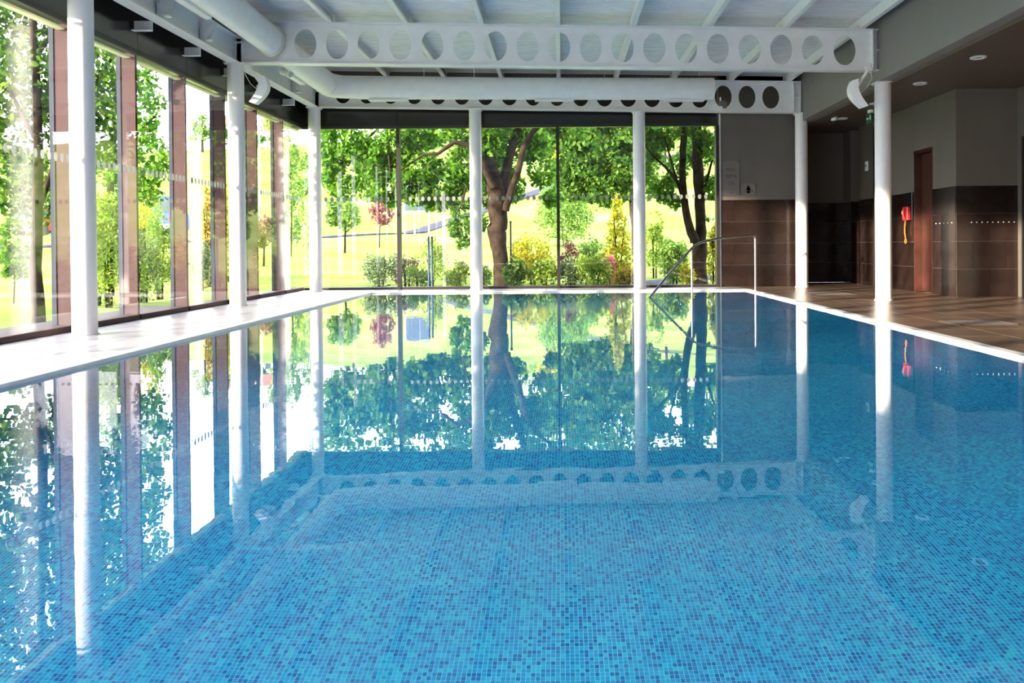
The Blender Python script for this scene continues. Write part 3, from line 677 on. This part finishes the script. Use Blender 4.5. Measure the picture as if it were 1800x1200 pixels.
# ------------------------------------------------------------------ handrail
t = thing('pool_handrail', (3.17, 15.35, 0), 'bent stainless steel handrail descending into the far right corner of the pool', 'handrail')
A = P(1311, 414, 15.35); A.x = 3.16
rail = [Vector((3.17, 15.35, 0)), Vector((3.17, 15.35, .84)), Vector((3.165, 15.35, .885)), Vector((3.12, 15.34, .905)), P(1262, 419, 15.1), P(1232, 426, 14.95), P(1222, 431, 14.9), P(1214, 438, 14.85), P(1160, 500, 14.3), P(1143, 521, 14.1), P(1120, 548, 13.85), P(1100, 572, 13.6)]
bm = bmesh.new(); sweep(bm, rail, .019, 12); obj('rail', bm, M['steel'], t, smooth=True)
p = P(1216, 437, 14.87)
bm = bmesh.new(); sweep(bm, [p, Vector((p.x, p.y, -.9))], .016, 10); obj('post', bm, M['steel'], t, smooth=True)
bm = bmesh.new(); cyl(bm, (3.17, 15.35, .006), .045, .012, 20); obj('floor_flange', bm, M['steel'], t)
# dark pool edge marker tiles? none seen

# ------------------------------------------------------------------ plants
def leaves(blobs, size, mt, parent, name='foliage', droop=.3, shell=.55):
    C, R, n = [], [], []
    P0 = []
    for (c, r, k) in blobs:
        d = rng.normal(size=(k, 3)); d /= np.linalg.norm(d, axis=1)[:, None]
        rad = rng.uniform(shell**3, 1, k)**(1/3); rad *= 1+rng.normal(size=k)*.08
        # clumpy
        P0.append(np.array(c)+d*rad[:, None]*np.array(r))
    Pn = np.concatenate(P0); k = len(Pn)
    clump = np.sin(Pn[:, 0]*9/ (size*9+.4)+1.3)*np.sin(Pn[:, 1]*8/(size*9+.4))*np.sin(Pn[:, 2]*10/(size*9+.4)+.7)
    keep = clump > -.28; Pn = Pn[keep]; k = len(Pn)
    u = rng.normal(size=(k, 3)); u[:, 2] -= droop; u /= np.linalg.norm(u, axis=1)[:, None]
    v = np.cross(u, rng.normal(size=(k, 3))); v /= np.linalg.norm(v, axis=1)[:, None]; w_ = np.cross(u, v)
    s = size*rng.uniform(.6, 1.3, k)[:, None]
    V = np.stack([Pn-u*s*.5, Pn+v*s*.32+w_*s*.08, Pn+u*s*.5, Pn-v*s*.32+w_*s*.08], 1).reshape(-1, 3)
    Fc = np.arange(4*k).reshape(k, 4)
    V = V-np.array(parent.location)
    o = mesh_np(name, V, Fc, mt, parent); o['kind'] = 'stuff'
    return o
def woody(paths, mt, parent, name, n=10):
    for pts, rads in paths:
        Q, R = [], []
        for i in range(len(pts)-1):
            for k in range(3):
                f = k/3; Q.append(Vector(pts[i]).lerp(Vector(pts[i+1]), f)); R.append(rads[i]*(1-f)+rads[i+1]*f)
        Q.append(Vector(pts[-1])); R.append(rads[-1])
        for i in range(1, len(Q)-1): Q[i] = (Q[i-1]+Q[i]*2+Q[i+1])/4 if False else Q[i]+Vector((random.uniform(-1, 1), random.uniform(-1, 1), 0))*R[i]*.12
        bm = bmesh.new(); sweep(bm, Q, R, n); obj(name if pts is paths[0][0] else 'branch', bm, mt, parent, smooth=True)
def pb(l, Y, sc=1.0, dep=.9, dens=900):
    """blobs from (px,py,rx,ry[,dY])"""
    out = []
    for b_ in l:
        px, py, rx, ry = b_[:4]; y = Y+(b_[4] if len(b_) > 4 else 0); c = P(px, py, y); r = (rx*y/F, max(rx, ry)*y/F*dep, ry*y/F)
        out.append((tuple(c), r, int(max(60, dens*r[0]*r[2]*4*(.42 if py < 205 and Y > 18 else 1)))))
    return out
def path(l, Y, dys=None):
    pts = [P(a, b, Y+(dys[i] if dys else 0)) for i, (a, b, w_) in enumerate(l)]; return pts, [w_*Y/F/2 for a, b, w_ in l]
# forked tree behind the far glass
t = thing('tree', P(881, 505, 20.5), 'large forked tree with thick trunk and burr behind the far glass, left of centre', 'tree')
woody([path([(882, 512, 34), (881, 475, 27), (878, 440, 27), (872, 410, 34), (878, 390, 32), (876, 360, 36), (868, 320, 30), (860, 270, 24), (857, 220, 20), (850, 120, 16), (845, 20, 8)], 20.5),
       path([(880, 365, 24), (888, 320, 20), (896, 280, 16), (908, 240, 13), (925, 180, 11), (940, 90, 7)], 20.5, [0, .1, .2, .3, .4, .5]),
       path([(888, 370, 16), (900, 335, 13), (912, 300, 12), (922, 260, 11), (938, 232, 9), (965, 208, 7), (1010, 170, 5)], 20.4),
       path([(868, 330, 14), (850, 285, 11), (830, 256, 10), (800, 250, 8), (772, 270, 6), (745, 272, 4), (705, 300, 3), (690, 340, 2)], 20.3, [0, -.1, -.2, -.3, -.4, -.4, -.5, -.5]),
       path([(858, 235, 12), (800, 200, 9), (740, 190, 7), (680, 215, 5), (640, 250, 3), (615, 290, 2)], 20.6, [0, .2, .3, .4, .4, .4]),
       path([(852, 150, 10), (780, 110, 8), (700, 90, 6), (640, 100, 4)], 20.6), path([(855, 180, 10), (950, 120, 8), (1020, 100, 4)], 20.6),
       path([(690, 225, 4), (683, 262, 3.5), (688, 300, 3), (692, 345, 2)], 20.2), path([(820, 330, 4), (812, 360, 3), (800, 380, 2)], 20.1)], M['bark'], t, 'trunk')
leaves(pb([(620, 262, 42, 32), (668, 285, 38, 40), (655, 330, 28, 26, -.3), (605, 330, 30, 22), (700, 250, 40, 30), (740, 240, 50, 26, .5), (745, 300, 40, 38), (780, 335, 34, 34), (735, 345, 26, 20), (815, 365, 26, 22),
            (838, 395, 22, 20), (815, 300, 34, 40), (850, 262, 40, 32), (895, 240, 40, 26, .6), (935, 255, 38, 34, .6), (955, 300, 26, 30, .8), (865, 345, 26, 24, .4), (905, 330, 20, 26, .9), (830, 230, 60, 30),
            (600, 200, 60, 40), (680, 180, 70, 50), (770, 170, 70, 50), (860, 160, 60, 50, -.8), (940, 170, 60, 50), (640, 130, 60, 50), (740, 100, 80, 50), (850, 80, 80, 55), (950, 90, 70, 50), (1020, 200, 50, 40), (800, 20, 90, 50), (900, 10, 80, 50), (575, 250, 20, 40), (815, 425, 14, 14), (700, 300, 34, 34), (640, 300, 34, 34, .8), (722, 330, 30, 26, -.4), (760, 355, 26, 18), (585, 300, 22, 36), (690, 345, 18, 22), (800, 400, 14, 18), (970, 350, 16, 16, 1), (870, 300, 40, 40, 1)], 20.5, dens=1250),
       .125, L['green'], t, shell=.1)
# twin stem tree
t = thing('tree', P(1228, 505, 19.5), 'twin-stemmed tree behind the far glass at the handrail', 'tree')
woody([path([(1230, 512, 30), (1229, 470, 27), (1229, 430, 26), (1233, 395, 18), (1230, 340, 19), (1227, 280, 20), (1226, 220, 18), (1228, 120, 14), (1230, 20, 8)], 19.5),
       path([(1222, 425, 18), (1212, 400, 15), (1204, 360, 13), (1200, 310, 12), (1202, 260, 12), (1208, 210, 11), (1205, 100, 8)], 19.4),
       path([(1202, 350, 7), (1192, 320, 6), (1172, 295, 5), (1150, 275, 4), (1135, 255, 3)], 19.3), path([(1190, 315, 4), (1180, 280, 4), (1172, 250, 3), (1163, 225, 3)], 19.3),
       path([(1236, 345, 6), (1245, 310, 5), (1252, 285, 4), (1262, 260, 3)], 19.4)], M['bark'], t, 'trunk')
leaves(pb([(1160, 245, 34, 24), (1148, 285, 22, 22), (1165, 330, 26, 24), (1180, 352, 24, 16), (1190, 300, 20, 30, .4), (1215, 270, 22, 30, .7), (1246, 265, 22, 34), (1250, 330, 18, 24), (1246, 372, 16, 16), (1140, 235, 30, 25), (1220, 235, 34, 20),
            (1175, 190, 60, 40), (1240, 180, 50, 45), (1120, 170, 60, 40), (1180, 110, 70, 50), (1250, 90, 60, 50), (1300, 200, 50, 60), (1200, 40, 70, 40)], 19.5, dens=1100), .115, L['green'], t, shell=.1)
# dense tree further back
t = thing('tree', P(1117, 450, 27), 'dense dark green tree farther out between the two trunks', 'tree')
woody([path([(1117, 460, 14), (1116, 400, 12), (1110, 330, 12), (1100, 260, 10), (1090, 160, 6)], 27), path([(1114, 345, 6), (1060, 280, 5), (1020, 240, 3)], 27)], M['bark_dark'], t, 'trunk')
leaves(pb([(1040, 260, 60, 42), (1090, 270, 45, 50), (1010, 290, 38, 34), (1060, 310, 45, 32), (1095, 330, 25, 24), (1020, 220, 60, 40), (1090, 200, 60, 40), (960, 235, 50, 38), (1050, 150, 90, 50), (960, 160, 60, 50), (1130, 250, 40, 60), (1000, 330, 30, 26), (1040, 335, 34, 22), (1075, 350, 26, 18), (1105, 300, 24, 50), (1140, 320, 20, 30)], 27, dens=900), .15, L['dark'], t, shell=.1)

def shrub(px, base, top, rx, Y, key, label, leaf=.06, dens=2600, cat='shrub', name='shrub', group=None, cone=False, shape=None):
    g = float(tz((px-VX)*Y/F, Y)); c = P(px, (base+top)/2, Y); rzv = (base-top)/2*Y/F; r = rx*Y/F
    zt = c.z+rzv; zb_ = min(c.z-rzv, g+.02)
    t = thing(name, (c.x, Y, g), label, cat, group)
    h = zt-g; bl = []
    if cone:
        for f in (0.12, .3, .48, .66, .84): bl.append(((c.x+random.uniform(-.04, .04)*r, Y, g+h*f), (r*(1.05-f*.95)*1.05, r*(1.05-f*.95), h*.16), int(dens*r*h*.42*(1.1-f))+40))
    else:
        cz_ = (zt+max(g, zb_))/2; bl.append(((c.x, Y, cz_), (r, r, max(.1, (zt-zb_)/2)), int(dens*r*(zt-zb_)*1.6)+60))
        for _ in range(4): a = random.uniform(0, 6.28); bl.append(((c.x+r*.5*math.cos(a), Y+r*.5*math.sin(a)-.1*r, cz_+random.uniform(-.1, .35)*h), (r*.5, r*.5, h*.3), int(dens*r*h*.35)+40))
    leaves(bl, leaf, L[key], t, shell=.45)
    st = []
    for k in range(3):
        a = k*2.1; st.append(([Vector((c.x+.04*math.cos(a), Y+.04*math.sin(a), g-.05)), Vector((c.x+r*.2*math.cos(a), Y+r*.2*math.sin(a), g+h*.4)), Vector((c.x+r*.4*math.cos(a), Y+r*.4*math.sin(a), g+h*.75))], [.02, .015, .008]))
    for pts, rads in st:
        bm = bmesh.new(); sweep(bm, pts, rads, 6); obj('stem', bm, M['bark_dark'], t)
    return t
def sapling(px, base, top, rx, Y, key, label, trunkpx=4, leaf=.09, frac=.6, dens=900, cat='tree', name='young_tree'):
    g = float(tz((px-VX)*Y/F, Y)); h = (base-top)*Y/F; x = (px-VX)*Y/F; r = rx*Y/F
    t = thing(name, (x, Y, g), label, cat)
    w_ = trunkpx*Y/F/2
    tr = [([Vector((x, Y, g-.1)), Vector((x+.03, Y, g+h*.4)), Vector((x, Y, g+h*.85))], [w_, w_*.8, w_*.3])]
    for k in range(5): a = k*1.3; tr.append(([Vector((x, Y, g+h*(.35+.08*k))), Vector((x+r*.6*math.cos(a), Y+r*.6*math.sin(a), g+h*(.5+.09*k)))], [w_*.5, w_*.2]))
    woody(tr, M['bark_dark'], t, 'trunk', 7)
    bl = [((x, Y, g+h*(1-frac/2)), (r*.75, r*.75, h*frac/2), int(dens*r*h*.9)+60)]
    for _ in range(9): a = random.uniform(0, 6.28); q_ = random.uniform(.45, .85); bl.append(((x+r*q_*math.cos(a), Y+r*q_*math.sin(a), g+h*(1-frac*random.uniform(.15, .95))), (r*.4, r*.4, h*random.uniform(.08, .15)), int(dens*r*h*.22)+40))
    leaves(bl, leaf, L[key], t, shell=.15)
# planting close outside the far glass
shrub(668, 500, 448, 34, 19.2, 'grey', 'grey-green domed shrub outside, leftmost in the far window row', .05)
shrub(714, 500, 450, 27, 19.6, 'brown', 'brown-purple domed shrub behind the first far mullion', .05)
shrub(735, 503, 472, 22, 18.6, 'mid', 'low dark green shrub at the foot of the blue posts', .05)
shrub(757, 480, 425, 30, 20.6, 'lime', 'rounded lime-green bush behind the blue posts', .05)
shrub(803, 503, 458, 24, 19.0, 'lime', 'loose yellow-green shrub left of the second far column', .06)
shrub(845, 503, 462, 20, 18.8, 'mid', 'mid-green shrub at the foot of the second far column', .06)
shrub(905, 503, 455, 22, 18.6, 'mid', 'leafy green shrub right of the thick trunk', .07)
shrub(935, 480, 412, 42, 20.8, 'yellow', 'big golden-yellow shrub right of the thick trunk', .06)
shrub(955, 503, 455, 30, 18.8, 'lime', 'low lime shrub below the golden shrub', .07)
shrub(1000, 460, 424, 20, 20.6, 'purple', 'small reddish-purple shrub behind the central mullion', .05)
shrub(1005, 502, 448, 26, 19.0, 'grey', 'pale grey-green shrub right of the central mullion', .06)
shrub(1040, 458, 416, 26, 21.0, 'mid', 'round green shrub on the lawn behind the pink one', .05)
shrub(1045, 502, 455, 34, 18.8, 'lime', 'broad yellow-green shrub in the third far window', .07)
shrub(1068, 478, 446, 16, 19.6, 'pink', 'pink-flowering shrub left of the variegated cone', .05)
shrub(1086, 480, 338, 36, 20.6, 'yellow', 'tall cone-shaped variegated yellow shrub left of the third far column', .085, 1900, cone=True)
shrub(1100, 503, 468, 24, 18.8, 'orange', 'low orange-tinged shrub at the foot of the variegated cone', .06)
shrub(1150, 470, 370, 18, 22.5, 'lime', 'slim lime-green shrub right of the third far column', .07, 1300)
shrub(1185, 500, 425, 27, 20.4, 'mid', 'dark leafy shrub left of the twin-stemmed tree', .09, 1600)
shrub(1208, 503, 468, 16, 18.8, 'yellow', 'small yellow shrub in front of the twin-stemmed tree', .06)
shrub(1255, 500, 395, 14, 20.2, 'yellow', 'tall yellow shrub right of the twin-stemmed tree', .08, 1500)
shrub(992, 402, 318, 52, 33, 'mid', 'large round conifer bush on the far lawn behind the central mullion', .10, 1000)
shrub(548, 470, 345, 16, 24, 'lime', 'slim pale green bush in the far left corner of the glass', .09, 900)
shrub(545, 420, 250, 18, 34, 'mid', 'tall soft green bush on the lawn behind the far left column', .12, 500)
sapling(606, 425, 325, 32, 31, 'mid', 'young green tree on the lawn in the left far window', 4, .12)
sapling(667, 418, 318, 24, 33, 'purple', 'slender purple-leaved young tree on the lawn', 2, .11, dens=420)
# left glass wall: trees close by
t = thing('tree', P(66, 590, 11.2), 'tall shady tree with dark trunk outside the left glass, nearest the camera', 'tree')
woody([path([(66, 600, 26), (66, 540, 22), (62, 470, 20), (66, 400, 18), (70, 300, 17), (68, 150, 15), (60, -60, 11), (55, -200, 7)], 11.2),
       path([(66, 380, 10), (110, 250, 8), (170, 150, 6), (230, 60, 4)], 11.4), path([(68, 250, 9), (0, 120, 7), (-60, 40, 5)], 11.2), path([(70, 100, 8), (150, -20, 6), (220, -80, 4)], 11.2)], M['bark_dark'], t, 'trunk')
leaves(pb([(60, 130, 75, 90), (-20, 220, 60, 90), (20, 320, 55, 60, .8), (120, 180, 60, 90, .8), (190, 140, 55, 60), (95, 330, 50, 70, 1), (180, 240, 45, 60, 1.2), (40, -20, 120, 90), (170, 20, 90, 60), (-60, 60, 90, 100), (30, 420, 30, 40, 2), (150, -100, 120, 70), (0, -160, 140, 80), (130, 380, 30, 40, 1.5)], 11.4, dens=1000), .10, L['dark'], t, shell=.05)
t = thing('tree', P(193, 510, 15), 'leafy tree behind the yellow hedge outside the left glass', 'tree')
woody([path([(193, 520, 14), (193, 440, 13), (196, 330, 12), (205, 200, 10), (215, 80, 7), (220, -40, 5)], 15), path([(196, 330, 7), (240, 240, 5), (280, 200, 3)], 15), path([(205, 210, 6), (250, 150, 4), (270, 120, 3)], 15.2)], M['bark_dark'], t, 'trunk')
leaves(pb([(240, 210, 42, 50), (265, 270, 38, 50), (215, 300, 45, 50), (270, 165, 25, 35), (225, 130, 50, 36), (280, 320, 22, 36), (190, 370, 34, 40), (240, 340, 40, 30), (250, 90, 50, 30), (200, 40, 70, 50), (255, 20, 60, 40), (215, -50, 80, 60)], 15, dens=800), .10, L['green'], t, shell=.05)
shrub(190, 505, 345, 30, 14.2, 'lime', 'tall yellow-green hedge shrub outside behind the nearest left column', .06, 2400)
shrub(170, 500, 390, 24, 14.8, 'mid', 'mid-green shrub left of the tall hedge shrub', .06, 2400)
shrub(252, 503, 400, 32, 15.4, 'grey', 'grey-green rounded shrub in the third left window', .05, 2400)
shrub(280, 498, 365, 28, 16.4, 'mid', 'mid-green shrub before the blue van', .06, 2000)
shrub(238, 505, 450, 22, 14.6, 'lime', 'low yellow-green shrub at the front of the third left window', .05)
shrub(366, 490, 322, 22, 21, 'orange', 'tall narrow orange-green conifer in the fourth left window', .08, 1800, cone=True)
shrub(255, 440, 330, 26, 18.5, 'yellow', 'tall golden shrub behind the grey-green one in the third left window', .07, 1400)
shrub(215, 430, 320, 20, 17.5, 'dark', 'dark green shrub behind the hedge beside the second left mullion', .07, 1400)
shrub(352, 485, 430, 20, 19.5, 'grey', 'low grey shrub at the foot of the narrow conifer', .06)
shrub(398, 490, 335, 14, 22.5, 'yellow', 'yellow-green shrub left of the middle left column', .08, 1500)
shrub(440, 500, 390, 14, 22, 'lime', 'lime shrub right of the middle left column', .08, 1500)
sapling(463, 425, 335, 24, 27, 'purple', 'dark purple-leaved tree in the fifth left window', 4, .10, dens=1500)
sapling(512, 440, 225, 22, 30, 'mid', 'feathery pale tree in the sixth left window', 3, .13, dens=350, frac=.9)
sapling(22, 530, 430, 24, 15.5, 'green', 'slender young tree on the lawn behind the nearest left window', 3, .07, dens=1200)
# trees up on the hill
hk = [(358, 196, 20, 92, 'mid', 'small tree clump on the skyline in the fourth left window'), (392, 205, 14, 96, 'dark', 'dark skyline tree left of the middle column'),
      (620, 236, 40, 88, 'lime', 'pale green tree high on the hill, far left of the far windows'), (735, 215, 55, 80, 'mid', 'broad hillside tree behind the second far window'),
      (905, 240, 40, 75, 'lime', 'light green hillside tree behind the thick trunk'), (960, 300, 26, 62, 'yellow', 'yellow-green hillside bush left of the central mullion'),
      (1060, 235, 60, 90, 'mid', 'broad green tree high on the hill right of centre'), (1170, 300, 30, 66, 'lime', 'light green tree behind the third far column'), (1240, 240, 40, 80, 'mid', 'green tree at the right end of the hill'),
      (440, 225, 26, 85, 'dark', 'dark hillside tree beyond the fifth left window'), (490, 250, 26, 80, 'lime', 'pale hillside tree beyond the sixth left window')]
for px, top, rx, Y, key, lab in hk:
    x = (px-VX)*Y/F; g = float(tz(x, Y)); zt = P(px, top, Y).z
    if zt < g+2: zt = g+4.5
    base_py = hor(px)-(g-HC)*F/Y
    sapling(px, base_py, hor(px)-(zt-HC)*F/Y, rx, Y, key, lab, 5, .32, .85, dens=60, name='hillside_tree')

# ------------------------------------------------------------------ things outside
for px, lab in ((753.5, 'slim blue post outside the far glass, left of the pair'), (759.5, 'slim blue post outside the far glass, right of the pair')):
    b = P(px, 500, 18.2); t = thing('post', (b.x, 18.2, -.12), lab, 'post', 'pair of blue posts outside')
    bm = bmesh.new(); cyl(bm, (b.x, 18.2, .42), .018, 1.08, 12); obj('shaft', bm, M['blue'], t, smooth=True); bm = bmesh.new(); cyl(bm, (b.x, 18.2, .975), .02, .03, 12, r2=.008); obj('cap', bm, M['white'], t)
b = P(898, 500, 18.6); t = thing('post', (b.x, 18.6, -.12), 'thin dark post standing right of the thick tree trunk', 'post')
bm = bmesh.new(); cyl(bm, (b.x, 18.6, .55), .018, 1.35, 10); obj('shaft', bm, M['frame_black'], t); bm = bmesh.new(); cyl(bm, (b.x, 18.6, 1.24), .026, .03, 10); obj('cap', bm, M['frame_black'], t)
# board on three posts
Y = 42; g = float(tz(-6.5, Y)); a = P(713, 370, Y); b = P(753, 328, Y); t = thing('notice_board', ((a.x+b.x)/2, Y, g), 'dark blue board on three pale posts by the lane', 'sign')
obj('panel', B(((a.x, Y-.03, a.z), (b.x, Y+.03, b.z)), bev=.01), M['navy'], t)
for px in (711, 729, 754): q = P(px, 370, Y); obj('post', B(((q.x-.04, Y+.03, g-.1), (q.x+.04, Y+.1, b.z+.05))), M['plaque'], t)
# mast
Y = 40; x = (458-VX)*Y/F; g = float(tz(x, Y)); zt = P(458, 195, Y).z; t = thing('mast', (x, Y, g), 'thin grey mast with slanting stay wires beyond the fifth left window', 'mast')
bm = bmesh.new(); sweep(bm, [(x, Y, g), (x, Y, zt)], [.05, .03], 8); obj('pole', bm, M['steel'], t)
for dx in (-1.6, 1.9):
    bm = bmesh.new(); sweep(bm, [(x, Y, zt-.3), (x+dx, Y, g)], .018, 5); obj('stay_wire', bm, M['white'], t)
# houses
def house(px, py, Y, w_, d_, h_, label):
    c = P(px, py, Y); x = c.x; z = float(tz(x, Y))-.4; zt = c.z
    t = thing('house', (x, Y, z), label, 'house'); h = zt-z
    obj('wall', B(((x-w_/2, Y-d_/2, z), (x+w_/2, Y+d_/2, zt))), M['render'], t)
    bm = bmesh.new(); v = [bm.verts.new(q) for q in ((x-w_/2-.4, Y-d_/2-.4, zt-.1), (x+w_/2+.4, Y-d_/2-.4, zt-.1), (x+w_/2+.4, Y+d_/2+.4, zt-.1), (x-w_/2-.4, Y+d_/2+.4, zt-.1), (x-w_/2+.8, Y, zt+h_), (x+w_/2-.8, Y, zt+h_))]
    for f in ((0, 1, 5, 4), (2, 3, 4, 5), (1, 2, 5), (3, 0, 4), (3, 2, 1, 0)): bm.faces.new([v[i] for i in f])
    obj('roof', bm, M['roof_red'], t)
    for k in (-1, 1):
        wdw = obj('window', B(((x+k*w_*.25-.5, Y-d_/2-.06, zt-1.8), (x+k*w_*.25+.5, Y-d_/2, zt-.7))), M['white'], t)
        obj('pane', B(((x+k*w_*.25-.42, Y-d_/2-.08, zt-1.7), (x+k*w_*.25+.42, Y-d_/2-.06, zt-.8))), M['cardark'], wdw)
    obj('chimney', B(((x+w_*.2, Y-.3, zt+.5), (x+w_*.2+.6, Y+.3, zt+h_+.7))), M['render'], t)
house(466, 232, 140, 3.6, 4, 1.8, 'pale house with red roof on the skyline in the fifth left window')
house(402, 222, 140, 3.4, 4, 1.6, 'red-roofed house on the skyline behind the middle left column')
# vehicles
def vehicle(px, base, Y, w_, d_, h_, mt, label, van=False):
    c = P(px, base, Y); x = c.x; z = float(tz(x, Y)); t = thing('van' if van else 'car', (x, Y, z), label, 'van' if van else 'car')
    bm = bmesh.new(); prof = [(0, .3), (0, .85), (.02*h_, h_*.97), (d_*.45, h_), (d_*.68, h_*.95), (d_*.8, h_*.62), (d_, h_*.5), (d_, .3)] if not van else [(0, .3), (0, h_*.9), (.1, h_), (d_*.75, h_), (d_*.87, h_*.6), (d_, h_*.5), (d_, .3)]
    L1 = [bm.verts.new((x-w_/2, Y+a, z+b)) for a, b in prof]; L2 = [bm.verts.new((x+w_/2, Y+a, z+b)) for a, b in prof]
    bm.faces.new(L1); bm.faces.new(L2[::-1])
    for i in range(len(prof)): j = (i+1) % len(prof); bm.faces.new((L1[i], L2[i], L2[j], L1[j]))
    bmesh.ops.recalc_face_normals(bm, faces=bm.faces); bmesh.ops.bevel(bm, geom=list(bm.edges), offset=.05, segments=2, affect='EDGES'); obj('body', bm, mt, t)
    obj('rear_window', B(((x-w_*.4, Y-.02, z+h_*.6), (x+w_*.4, Y+.03, z+h_*.9))), M['cardark'], t)
    obj('side_window', B(((x+w_/2-.02, Y+.2, z+h_*.62), (x+w_/2+.01, Y+d_*.6, z+h_*.88))), M['cardark'], t)
    for s in (-1, 1):
        obj('tail_light', B(((x+s*w_*.4-.08, Y-.03, z+.65), (x+s*w_*.4+.08, Y+.02, z+.9))), M['red'], t)
        for yy in (.6, d_-.7): bm = bmesh.new(); cyl(bm, (x+s*(w_/2-.08), Y+yy, z+.3), .3, .18, 20, axis='X'); obj('wheel', bm, M['tyre'], t)
    obj('bumper', B(((x-w_*.48, Y-.06, z+.35), (x+w_*.48, Y+.02, z+.55))), M['signwhite'], t)
vehicle(44, 466, 44, 1.3, 2.9, 1.45, M['carred'], 'red car parked beyond the nearest left window')
vehicle(286, 425, 42, .95, 2.0, 1.8, M['blue'], 'blue van parked behind the shrubs in the third left window', True)
